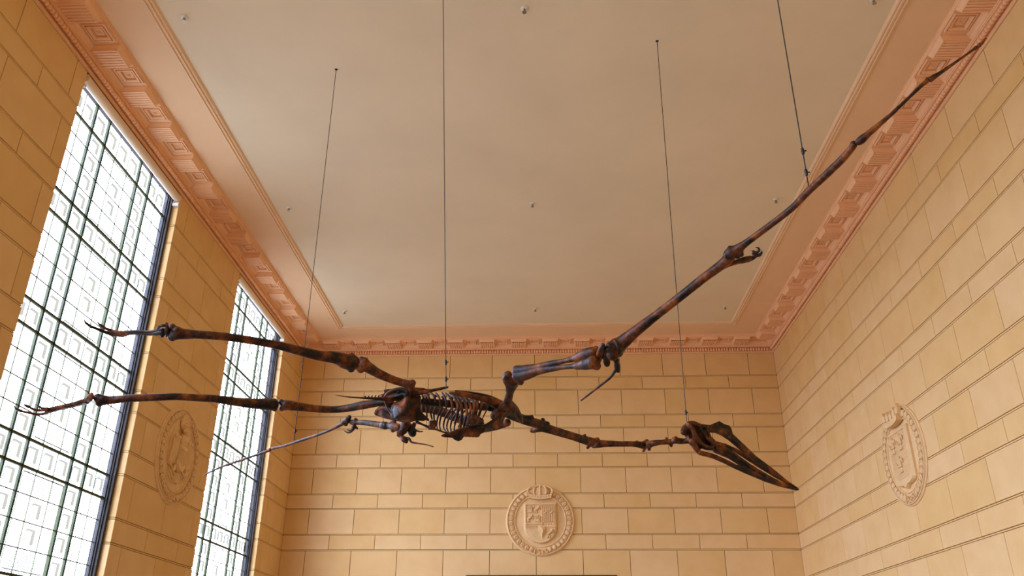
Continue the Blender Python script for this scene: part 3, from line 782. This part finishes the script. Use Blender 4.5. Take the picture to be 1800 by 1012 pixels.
bone('pteroid', atZ, [[(1084, 634, 2.30, 5), (1085, 644, 2.28, 6), (1087, 652, 2.26, 4)], [(1085, 646, 2.27, 4), (1081, 652, 2.26, 3), (1072, 664, 2.24, 2.6), (1048, 683, 2.21, 2.1), (1034, 694, 2.19, 1.9), (1021, 704, 2.17, 1.6)]], [(1082, 632, 2.3, 5)], voxel=.005)

# --- far wing (animal's left)
bone('humerus', atY, [[(893, 742, 8.15, 7), (872, 750, 8.25, 6), (852, 752, 8.35, 8)]])
bone('ulna', atY, [[(848, 752, 8.36, 9), (825, 745, 8.36, 6.5), (795, 733, 8.34, 6), (765, 722, 8.30, 6.5), (735, 718, 8.24, 8), (715, 735, 8.20, 7)]])
bone('radius', atY, [[(843, 744, 8.40, 7), (820, 737, 8.40, 5), (795, 727, 8.38, 4.5), (765, 716, 8.34, 5), (738, 712, 8.28, 7), (712, 730, 8.24, 6)]])
bone('carpal', atY, [[(716, 736, 8.18, 7), (712, 748, 8.16, 9), (708, 758, 8.15, 7.5)]], [(701, 760, 8.14, 4.5), (704, 766, 8.14, 4), (699, 765, 8.14, 2.5)])
bone('carpal', atY, [[(720, 748, 8.2, 6), (724, 760, 8.2, 7), (728, 762, 8.2, 6)], [(719, 746, 8.2, 3), (728, 754, 8.18, 2.2), (736, 758, 8.17, 1.6), (743.5, 758, 8.16, 1.5)], [(728, 745, 8.25, 4), (727, 753, 8.2, 3)]])
bone('wing_metacarpal', atY, [[(703, 752, 8.16, 7), (694, 750, 8.20, 7.5), (684, 748, 8.26, 6), (665, 746, 8.36, 5.6), (645, 743, 8.46, 5), (628, 742, 8.55, 4.6), (618, 742, 8.6, 5)]], [(691, 755, 8.2, 5), (625, 738, 8.55, 4)])
bone('strap', atY, [[(672, 747, 8.30, 6.6), (679, 748, 8.27, 6.8)]], voxel=None, mat='darkmetal')
bone('strap', atY, [[(686, 745, 8.23, 4.5), (694, 742.5, 8.21, 4.5)]], voxel=None, mat='darkmetal')
bone('wing_phalanx', atY, [[(612, 738, 8.60, 6.5), (606, 741, 8.62, 5), (597, 747, 8.67, 3.4), (572, 759, 8.80, 2.5), (525, 775, 9.10, 2.7), (500, 783, 9.26, 2.3), (478, 788, 9.40, 2.6)]], [(614, 733, 8.6, 4), (608, 745, 8.62, 4)], voxel=.005)
bone('wing_phalanx', atY, [[(475, 790, 9.42, 3.2), (468, 793, 9.45, 2.6), (440, 803, 9.58, 2.3), (404, 815, 9.72, 2.2)]], [(402, 816, 9.72, 2.6)], voxel=.005)
bone('wing_phalanx', atY, [[(400, 816.5, 9.73, 2.3), (390, 820, 9.77, 1.9), (370, 829, 9.84, 1.6), (358, 835.5, 9.88, .9)]], voxel=None)
bone('hand_finger', atY, [[(622, 746, 8.56, 3), (621, 752, 8.55, 3.6), (618, 757, 8.54, 2.8)], [(624, 748, 8.56, 2), (628, 753, 8.56, 2.2)]], voxel=.005)
for pts in ([(618, 758, 8.54, 2), (612, 760, 8.54, 1.6), (604.5, 756.5, 8.54, .5)], [(617, 756, 8.54, 1.8), (613, 756, 8.54, 1.4), (610, 754, 8.54, .5)]):
    bone('claw', atY, [pts], voxel=None, mat='claw')
bone('pteroid', atY, [[(706, 768, 8.14, 4), (710, 772, 8.13, 5.5), (715, 777, 8.12, 3)], [(714, 770, 8.13, 3), (719, 771, 8.12, 2.6), (724, 777, 8.1, 2.0), (738, 779.5, 8.06, 1.6), (750, 781.5, 8.02, 1.3), (762, 785, 7.98, 1.2)]], voxel=.005)

# --- near leg
bone('femur', atZ, [[(725, 694, 2.40, 5), (724, 684, 2.42, 6), (720, 676, 2.44, 7.5), (705, 672, 2.46, 7), (685, 665, 2.48, 7.5), (665, 656, 2.50, 8.5), (648, 646, 2.51, 10), (637, 639, 2.52, 13)]],
     [(725, 673, 2.45, 6.5), (634, 648, 2.50, 8), (635, 632, 2.53, 6)])
bone('tibia', atZ, [[(621, 637, 2.53, 15), (608, 635, 2.53, 14), (588, 628, 2.53, 11), (562, 625, 2.52, 9.2), (525, 616, 2.51, 8.6), (485, 606, 2.50, 7.6), (450, 599.5, 2.49, 7.2), (400, 592, 2.48, 7.4), (350, 588, 2.465, 7.6), (325, 587, 2.46, 9.5), (308, 585, 2.455, 13)]],
     [(618, 624, 2.55, 5), (617, 648, 2.51, 7), (302, 576, 2.46, 8), (303, 592, 2.45, 8), (292, 569.5, 2.47, 3.6)])
bone('tarsal', atZ, [[(294, 573, 2.47, 3), (293, 582, 2.46, 5), (293, 590, 2.45, 3)], [(276.5, 578.5, 2.47, 1.8), (281, 573, 2.47, 3), (288, 572, 2.47, 3)]], voxel=.005)
bone('metatarsal', atZ, [[(288, 583, 2.46, 7), (277, 585, 2.46, 5.6), (262, 586, 2.47, 4), (240, 585, 2.48, 3.4), (226, 586, 2.49, 3.6), (216, 589, 2.495, 4)]], [(285, 590, 2.45, 3.5)], voxel=.005)
bone('metatarsal', atZ, [[(286, 579, 2.47, 3), (262, 582.5, 2.475, 2.4), (238, 581.5, 2.485, 2.2), (218, 583, 2.495, 2.6)]], voxel=.005)
for tp, cl in (([(216, 589, 2.495, 3.6), (199, 588, 2.50, 3.4), (181, 582, 2.51, 3), (166, 576, 2.52, 2.6), (160, 573.5, 2.525, 2.4)], [(159, 573, 2.525, 2.6), (153, 569, 2.53, 2.3), (149.5, 565, 2.535, 1.5), (148.3, 561.5, 2.54, .4)]),
               ([(217, 584, 2.50, 3), (206, 583, 2.50, 2.8), (195, 580.5, 2.51, 2.6), (184, 576, 2.515, 2.2)], [(183, 575, 2.52, 2.6), (176.5, 571, 2.53, 2.2), (172.5, 567.5, 2.53, 1.3), (170.5, 564.5, 2.535, .4)]),
               ([(214, 587, 2.495, 2.4), (200, 584.5, 2.505, 2.6), (188, 579, 2.51, 2), (181, 577, 2.515, 1.6)], None)):
    o = bone('toe', atZ, [tp], voxel=.004)
    if cl: bone('claw', atZ, [cl], voxel=None, mat='claw', parent=o)
# --- far leg
bone('femur', atZ, [[(688, 704, 2.42, 6), (670, 707, 2.42, 6.4), (640, 711.5, 2.41, 7.6), (612, 717, 2.40, 6.8), (587, 719.5, 2.39, 6.2), (560, 718.5, 2.38, 6.6), (537, 716, 2.37, 7.2), (512, 712.5, 2.36, 9), (500, 712, 2.355, 9.5)]],
     [(494, 706, 2.355, 5), (495, 718, 2.35, 5)])
bone('tibia', atZ, [[(483, 711, 2.35, 10), (470, 710, 2.345, 10.5), (445, 709, 2.33, 9.2), (412, 705.5, 2.31, 8), (380, 701, 2.29, 7), (350, 699, 2.27, 6.6), (310, 697, 2.245, 6.4), (275, 698, 2.22, 6.6), (225, 700, 2.19, 6.8), (195, 703, 2.17, 7.5), (178, 703, 2.16, 10)]],
     [(482, 704, 2.355, 4.5), (483, 718, 2.34, 5), (172, 699, 2.16, 8), (175, 708, 2.15, 7)])
bone('tarsal', atZ, [[(161, 693, 2.16, 4), (158, 699, 2.155, 6), (154, 703, 2.15, 5)]], voxel=.005)
bone('metatarsal', atZ, [[(154, 703, 2.15, 6.5), (146, 706, 2.15, 5.6), (130, 710.5, 2.145, 4.6), (112, 714.5, 2.14, 4.4), (95, 719, 2.135, 5), (82, 722, 2.13, 4.6)]], voxel=.005)
bone('metatarsal', atZ, [[(150, 708, 2.15, 3), (128, 714, 2.14, 2.6), (104, 719, 2.13, 2.6), (84, 725, 2.12, 2.6)]], voxel=.005)
for tp, cl in (([(84, 725.5, 2.12, 2.8), (66, 728, 2.11, 2.6), (52, 725.5, 2.10, 2.2), (38, 722.5, 2.095, 2.2)], [(37, 722, 2.095, 2.8), (31, 719.5, 2.09, 2.4), (27, 716.5, 2.09, 1.5), (24.5, 713, 2.09, .4)]),
               ([(84, 719.5, 2.13, 3), (72, 721, 2.125, 2.6), (60, 719.5, 2.12, 2.4), (52, 715.5, 2.115, 2.2)], [(51, 715, 2.115, 2.8), (45.5, 712.5, 2.11, 2.3), (43, 711, 2.11, 1.3), (41, 711.5, 2.11, .5)]),
               ([(84, 718, 2.13, 2.6), (76, 717.5, 2.13, 2.2), (71, 716, 2.13, 2)], [(71, 716, 2.13, 2.2), (67, 713.5, 2.13, 1.6), (63.5, 710.5, 2.13, .4)])):
    o = bone('toe', atZ, [tp], voxel=.004)
    bone('claw', atZ, [cl], voxel=None, mat='claw', parent=o)

# --- backbone, pelvis and tail
bone('tail', atY, [[(690, 703, 7.50, 5), (675, 701.5, 7.45, 3.6), (655, 700, 7.38, 2.4), (625, 698.5, 7.30, 1.5), (605, 696.5, 7.24, 1.1), (589.5, 694, 7.2, .7)]] +
     [[(x, 700 - (x - 640) * .01, 7.36 + (x - 640) * .0025, 1.2), (x + 2.5, 696 - (x - 640) * .06, 7.36 + (x - 640) * .0025, 1.4)] for x in (640, 646, 652, 658, 664, 670, 676)], voxel=.004, smooth=2)
bone('sacrum', atY, [[(680, 700, 7.50, 6), (705, 698, 7.53, 7), (735, 700, 7.56, 8)]], [(672, 697, 7.48, 5)], [([(674, 686, 7.52), (712, 681, 7.54), (746, 683, 7.58), (746, 686, 7.58), (700, 692, 7.53), (675, 692, 7.5)], .05)])
bone('ilium', atY, [[(700, 688, 7.42, 5), (725, 690, 7.44, 5.5), (745, 689, 7.47, 4), (765, 685, 7.50, 2.8), (784, 681, 7.52, 2.2)]], [(787, 680, 7.52, 1.8)], voxel=.005)
bone('ilium', atY, [[(690, 690, 7.70, 5), (730, 684, 7.76, 3), (746, 683.5, 7.8, 2)], [(748, 684.5, 7.8, 1.5), (758, 684.5, 7.83, 1.2)]], voxel=.005)
# ischiopubic plates: near one swells towards the viewer, far one shows behind it
bone('pelvic_plate', atY, [[(676, 698, 7.46, 2.6), (682, 691, 7.43, 3.2), (692, 686, 7.41, 3.6), (706, 684, 7.40, 4), (718, 689, 7.40, 5)],
                           [(676, 703, 7.47, 2.0), (679, 713, 7.45, 1.8), (684, 722, 7.43, 1.6), (690, 732, 7.40, 1.6)],
                           [(707, 702, 7.40, 1.6), (698, 707, 7.39, 1.5), (691, 711, 7.38, 1.4), (688, 721, 7.38, 1.4), (690, 735, 7.38, 1.6)],
                           [(735, 700, 7.46, 4), (736, 710, 7.46, 3.5), (731, 718, 7.46, 3.4), (740, 727, 7.48, 3.2), (753, 738, 7.55, 2.6)]],
     [], [([(677, 698, 7.46), (690, 685, 7.42), (716, 686, 7.41), (712, 694, 7.41), (700, 697, 7.42), (684, 700, 7.45)], .025),
          ([(731, 716, 7.46), (752, 737, 7.54), (744, 740, 7.5), (726, 738, 7.44)], .025)],
     [([(714, 690, 7.41), (724, 694, 7.41), (735, 700, 7.46), (735, 711, 7.47), (731, 719, 7.47), (736, 729, 7.48), (734, 739, 7.48), (722, 742, 7.45), (704, 740, 7.40), (691, 737, 7.39), (688, 722, 7.39), (691, 711, 7.39), (699, 706, 7.40), (707, 701, 7.40)], (713, 718, 7.27), .03)])
bone('pelvic_plate', atY, [[(662, 724, 7.70, 4), (672, 717, 7.68, 5), (690, 722, 7.64, 6)]], [(668, 727, 7.69, 5.5)],
     [([(662, 722, 7.70), (670, 715, 7.68), (700, 704, 7.62), (740, 706, 7.66), (735, 728, 7.68), (712, 742, 7.66), (692, 739, 7.64), (672, 734, 7.68), (663, 729, 7.70)], .03)])
bone('prepubis', atY, [[(732, 741, 7.44, 3), (743, 746, 7.47, 2), (755, 751, 7.5, 2.5), (768, 755, 7.56, 1.8), (782, 760, 7.60, 1.8), (791, 761, 7.62, 1.6)]], [], [([(754, 740, 7.5), (765, 739, 7.52), (767, 748, 7.53), (763, 754.5, 7.52), (754, 754, 7.5)], .06)], voxel=.005, smooth=2)
def spine(px): return 707.5 + (px - 740) * .085, 7.58 + (px - 740) * .0025
for i in range(9):                              # fused back vertebrae
    x = 744 + i * 15; y, d = spine(x); y2, d2 = spine(x + 13)
    bone('vertebra', atY, [[(x, y - 2, d, 7.4), (x + 6.5, (y + y2) / 2 - 2, (d + d2) / 2, 6), (x + 13, y2 - 2, d2, 7.4)], [(x + 4, y - 3, d, 2.5), (x + 6, y - 13 + i * .3, d + .02, 2.2)]],
         [], [([(x + 1, y - 11, d + .02), (x + 11, y - 12 + i * .3, d2 + .02), (x + 11, y - 16.5 + i * .6, d2 + .02), (x + 2, y - 16 + i * .6, d + .02)], .02)] if i < 5 else [], voxel=.006)
# scapulae and shoulder girdle
bone('scapula', atY, [[(791, 690, 7.46, 2.5), (802, 692, 7.47, 4), (822, 695, 7.50, 5), (845, 700, 7.58, 5), (862, 706, 7.66, 6.5), (876, 714, 7.74, 7)]], [(866, 703, 7.66, 5)], voxel=.006)
bone('scapula', atY, [[(800, 688, 7.86, 3), (830, 692, 7.90, 4), (860, 699, 7.96, 5), (884, 712, 8.0, 7)]], voxel=.006)
bone('coracoid', atY, [[(880, 722, 7.76, 8), (876, 733, 7.74, 7), (868, 741, 7.70, 5), (852, 749, 7.62, 3.4), (840, 751.5, 7.58, 3)]], [(884, 716, 7.78, 9)], [([(888, 730, 7.80), (870, 737, 7.72), (853, 747.5, 7.62), (853, 751, 7.62), (866, 754.5, 7.70), (874, 753, 7.74), (882, 745, 7.78)], .03)], voxel=.006)
bone('coracoid', atY, [[(886, 724, 7.96, 8), (878, 738, 7.94, 5), (860, 750, 7.84, 4), (845, 755, 7.76, 4)]], voxel=.006)
bone('sternum', atY, [[(776, 765.5, 7.60, 1.5), (800, 760, 7.62, 4), (825, 756, 7.64, 5), (845, 752, 7.66, 5)]], [(848, 756, 7.66, 5), (840, 764, 7.66, 4), (806, 770, 7.64, 4)],
     [([(775, 766, 7.60), (808, 752.5, 7.56), (839, 746, 7.60), (853, 748, 7.64), (852, 758, 7.66), (845, 762, 7.66), (839, 768, 7.66), (815, 767, 7.64), (812, 772.5, 7.64), (806, 775, 7.64), (798, 772, 7.64), (795, 768.5, 7.63), (782, 768, 7.61)], .025)], voxel=.005, smooth=3)
# ribs: near side swings out towards the viewer, far side hangs behind
def rc(x, y): return 730 + x / 9.2, 670 + y / 9.2
near = [[(110, 225), (135, 270), (150, 330)], [(165, 205), (215, 245), (235, 320)], [(250, 190), (300, 235), (325, 330)], [(330, 190), (385, 260), (400, 340), (405, 420)],
        [(430, 190), (480, 260), (500, 350), (505, 440)], [(490, 195), (560, 260), (595, 400), (600, 500), (575, 600)], [(580, 210), (650, 280), (690, 430), (675, 560), (640, 680)],
        [(660, 235), (725, 320), (755, 480), (745, 620), (730, 745)], [(740, 250), (800, 330), (835, 480), (815, 600), (785, 740)], [(820, 270), (870, 340), (895, 450), (870, 580), (845, 690)],
        [(900, 285), (945, 340), (945, 470), (920, 590), (895, 700)], [(985, 300), (1000, 380), (985, 500), (955, 620), (930, 700)], [(1075, 300), (1070, 400), (1045, 500), (1000, 610), (975, 660)]]
for i, p in enumerate(near):
    n = len(p); out = (0, -.10, -.16, -.15, -.06)
    bone('rib', atY, [[(*rc(*q), spine(rc(*q)[0])[1] + (out[k] if n > 3 else out[k] * .7), (2.9 if i > 5 else 2.1) - .16 * k) for k, q in enumerate(p)]], voxel=None)
far = [[(110, 380), (105, 460), (110, 560)], [(170, 380), (180, 480), (190, 570)], [(262, 388), (242, 480), (272, 615)], [(345, 388), (302, 500), (305, 630)], [(440, 395), (375, 540), (345, 690), (365, 790)],
       [(505, 415), (420, 560), (392, 700), (410, 800)], [(590, 420), (485, 590), (455, 740), (505, 825)], [(660, 440), (545, 600), (508, 740), (540, 830)], [(725, 450), (610, 590), (570, 720), (580, 815)], [(800, 480), (680, 610), (635, 720), (630, 790)], [(860, 520), (760, 620), (700, 740)]]
for p in far:
    bone('rib', atY, [[(*rc(*q), spine(rc(*q)[0])[1] + (.10, .24, .26, .10)[k], 1.9 - .2 * k) for k, q in enumerate(p)]], voxel=None)
bone('sternal_rib', atY, [], [], [([rc(1040, 575) + (7.6,), rc(1100, 610) + (7.62,), rc(1110, 690) + (7.64,), rc(1000, 690) + (7.6,)], .02), ([rc(870, 540) + (7.5,), rc(940, 520) + (7.5,), rc(1040, 560) + (7.58,), rc(960, 690) + (7.56,), rc(850, 690) + (7.52,)], .012)], voxel=.005)
bone('support_rod', atY, [[rc(1190, 385) + (7.68, 1.2), rc(1135, 500) + (7.66, 1.2), rc(1085, 605) + (7.62, 1.0)]], voxel=None, mat='darkmetal')

# --- neck
bone('neck_vertebra', atZ, [[(884, 722, 2.40, 8), (900, 729, 2.41, 9), (920, 737, 2.41, 8.5), (940, 743, 2.41, 8.6), (957, 748, 2.41, 8)], [(922, 732, 2.43, 3), (936, 734, 2.43, 3)]], [(954, 738, 2.43, 4.2), (962, 745, 2.42, 5)], [([(925, 731, 2.43), (937, 729.5, 2.44), (940, 736, 2.42), (926, 736, 2.42)], .02)])
bone('neck_vertebra', atZ, [[(938, 756, 2.39, 5), (950, 752, 2.40, 7), (962, 753, 2.40, 8.2), (985, 760, 2.40, 7.4), (1005, 766, 2.40, 7), (1024, 772, 2.40, 7.4), (1040, 777, 2.40, 8.5)]], [(935, 756, 2.39, 4.5), (1033, 786, 2.38, 3.4), (1050, 773, 2.41, 5), (1028, 765, 2.42, 3)])
bone('neck_vertebra', atZ, [[(1042, 784, 2.39, 4), (1054, 780, 2.40, 7), (1070, 779.5, 2.40, 5.8), (1092, 780, 2.40, 5), (1112, 780, 2.405, 5), (1128, 782, 2.41, 6.2), (1134, 786, 2.40, 4.5)]], [(1131, 792, 2.39, 3), (1120, 776, 2.42, 2.6), (1137, 775, 2.42, 4)])
bone('neck_vertebra', atZ, [[(1140, 781, 2.41, 7), (1150, 778.5, 2.41, 5.4), (1163, 777, 2.415, 4.6), (1176, 776, 2.42, 5), (1184, 775.5, 2.42, 5)]], [(1141, 789, 2.40, 3.4), (1171, 770, 2.43, 2.4), (1180, 783, 2.41, 3)])
bone('neck_vertebra', atZ, [[(1185, 773, 2.42, 6.5), (1195, 775, 2.42, 5.6), (1205, 775, 2.42, 5), (1216, 773, 2.42, 6)]], [(1188, 770, 2.43, 4)])

# --- skull
def S(x, y, off=0.0, r=None):
    px, py = 1100 + x / 4.4, 650 + y / 4.4
    return (px, py, 8.62 + (px - 1200) * .0033 + off) + ((r,) if r else ())
def PL(pts, off): return [S(x, y, off) for x, y in pts]
bone('cranium', atY, [[S(445, 485, .02, 6), S(462, 455, .02, 7), S(480, 435, .02, 6)],
                      [S(480, 415, -.03, 4), S(520, 412, -.04, 4.5), S(580, 432, -.04, 4), S(650, 440, -.03, 3.5)],
                      [S(490, 420, -.05, 3.5), S(520, 470, -.06, 4), S(545, 530, -.05, 5), S(600, 590, -.04, 5), S(670, 605, -.03, 4.5)],
                      [S(575, 445, -.05, 2.6), S(610, 500, -.06, 3), S(650, 550, -.05, 3.5), S(685, 580, -.03, 4)],
                      [S(625, 450, -.05, 2.2), S(645, 500, -.05, 2.4), S(660, 540, -.05, 2.6)],
                      [S(505, 545, -.03, 5), S(535, 590, -.04, 5.5), S(562, 632, -.04, 4.5)]],
     [], [(PL([(440, 480), (470, 445), (468, 410), (495, 400), (535, 402), (590, 432), (650, 440), (640, 480), (640, 530), (680, 575), (690, 610), (640, 618), (585, 596), (560, 630), (530, 600), (500, 570), (480, 545), (470, 510)], .03), .06)], voxel=.006, smooth=3)
bone('upper_jaw', atY, [[S(1000, 675, -.01, 2.5), S(1100, 752, -.01, 2.2), S(1220, 846, -.01, 1.6), S(1325, 918, -.01, .9)], [S(690, 565, -.01, 2.5), S(780, 585, -.01, 2.4), S(880, 640, -.01, 2.2), S(990, 708, -.01, 2)]], [],
     [(PL([(628, 425), (720, 440), (790, 470), (832, 508), (900, 572), (1000, 668), (1130, 764), (1230, 848), (1334, 920), (1318, 919), (1200, 850), (1100, 782), (1000, 705), (965, 678), (900, 625), (800, 540), (750, 508), (700, 486), (660, 484), (630, 470)], 0), .05),
      (PL([(645, 490), (655, 520), (690, 552), (760, 570), (850, 610), (930, 655), (1010, 690), (1130, 785), (1230, 852), (1334, 921), (1240, 872), (1150, 824), (1050, 762), (950, 698), (850, 634), (780, 596), (720, 590), (680, 596), (650, 560), (638, 520)], .0), .05)], voxel=.0055, smooth=5)
bone('skull_crest', atY, [], [], [(PL([(635, 432), (720, 396), (755, 418), (800, 432), (815, 460), (830, 512), (790, 490), (720, 460)], .02), .025)], voxel=.005, smooth=2)
bone('lower_jaw', atY, [[S(700, 612, -.02, 4), S(770, 620, -.02, 4), S(870, 685, -.02, 4), S(980, 762, -.02, 4.4), S(1080, 815, -.02, 4)]], [],
     [(PL([(685, 598), (740, 590), (790, 608), (870, 668), (960, 732), (1050, 790), (1150, 842), (1250, 890), (1334, 926), (1330, 933), (1200, 902), (1080, 862), (960, 806), (885, 736), (800, 682), (700, 642), (678, 622)], 0), .05),
      (PL([(565, 622), (600, 630), (680, 652), (760, 688), (850, 734), (900, 742), (970, 780), (1060, 830), (1060, 852), (960, 812), (860, 768), (760, 718), (680, 684), (620, 668), (575, 657), (558, 642)], -.06), .045)], voxel=.0055, smooth=5)

# ------------------------------------------------------------------ suspension cables
def cable(p0, p1, label, fit):
    p0, p1 = Vector(p0), Vector(p1)
    root = empty('suspension_cable', p0); tag(root, label, 'cable', 'cables holding the skeleton')
    d = p1 - p0
    b = MB(); b.tube([(0, 0, 0), d], [.0042, .0042], 8, 1, False); b.build('wire', M['cable'], root)
    n = d.normalized()
    for k in range(fit):                       # clamps and shackle above the bone
        b = MB(); c = n * (.10 + .17 * k); b.tube([c - n * .02, c, c + n * .025], [.010, .013, .009], 8, 2)
        b.tube([c + Vector((-.006, 0, 0)), c + Vector((.022, 0, .004))], [.006, .006], 6, 1); b.build('clamp', M['cable'], root, True)
    b = MB(); b.lathe([(.001, .004), (.02, .004), (.02, -.004), (.007, -.012), (.001, -.012)], 14); b.build('ceiling_eye', M['cable'], root, loc=d)
def top(px, py): return atZ(px, py, ZCEIL)
a = atY(517, 773, 9.15); cable(a, top(591, 122), 'thin cable down to the far wing tip on the left', 1)
a = atY(784, 684, 7.50); q = atY(779, 0, 7.45); cable(a, a + (q - a) * ((W(ZCEIL) - a.z) / (q.z - a.z)), 'thin cable rising from the middle of the backbone', 2)
a = atZ(1207, 741, 2.49); cable(a, top(1155, 72), 'thin cable holding the long-beaked skull', 1)
a = atZ(1421, 326, 2.945); q = atY(1367, 0, a.y); cable(a, a + (q - a) * ((W(ZCEIL) - a.z) / (q.z - a.z)), 'thin cable holding the raised near wing on the right', 2)
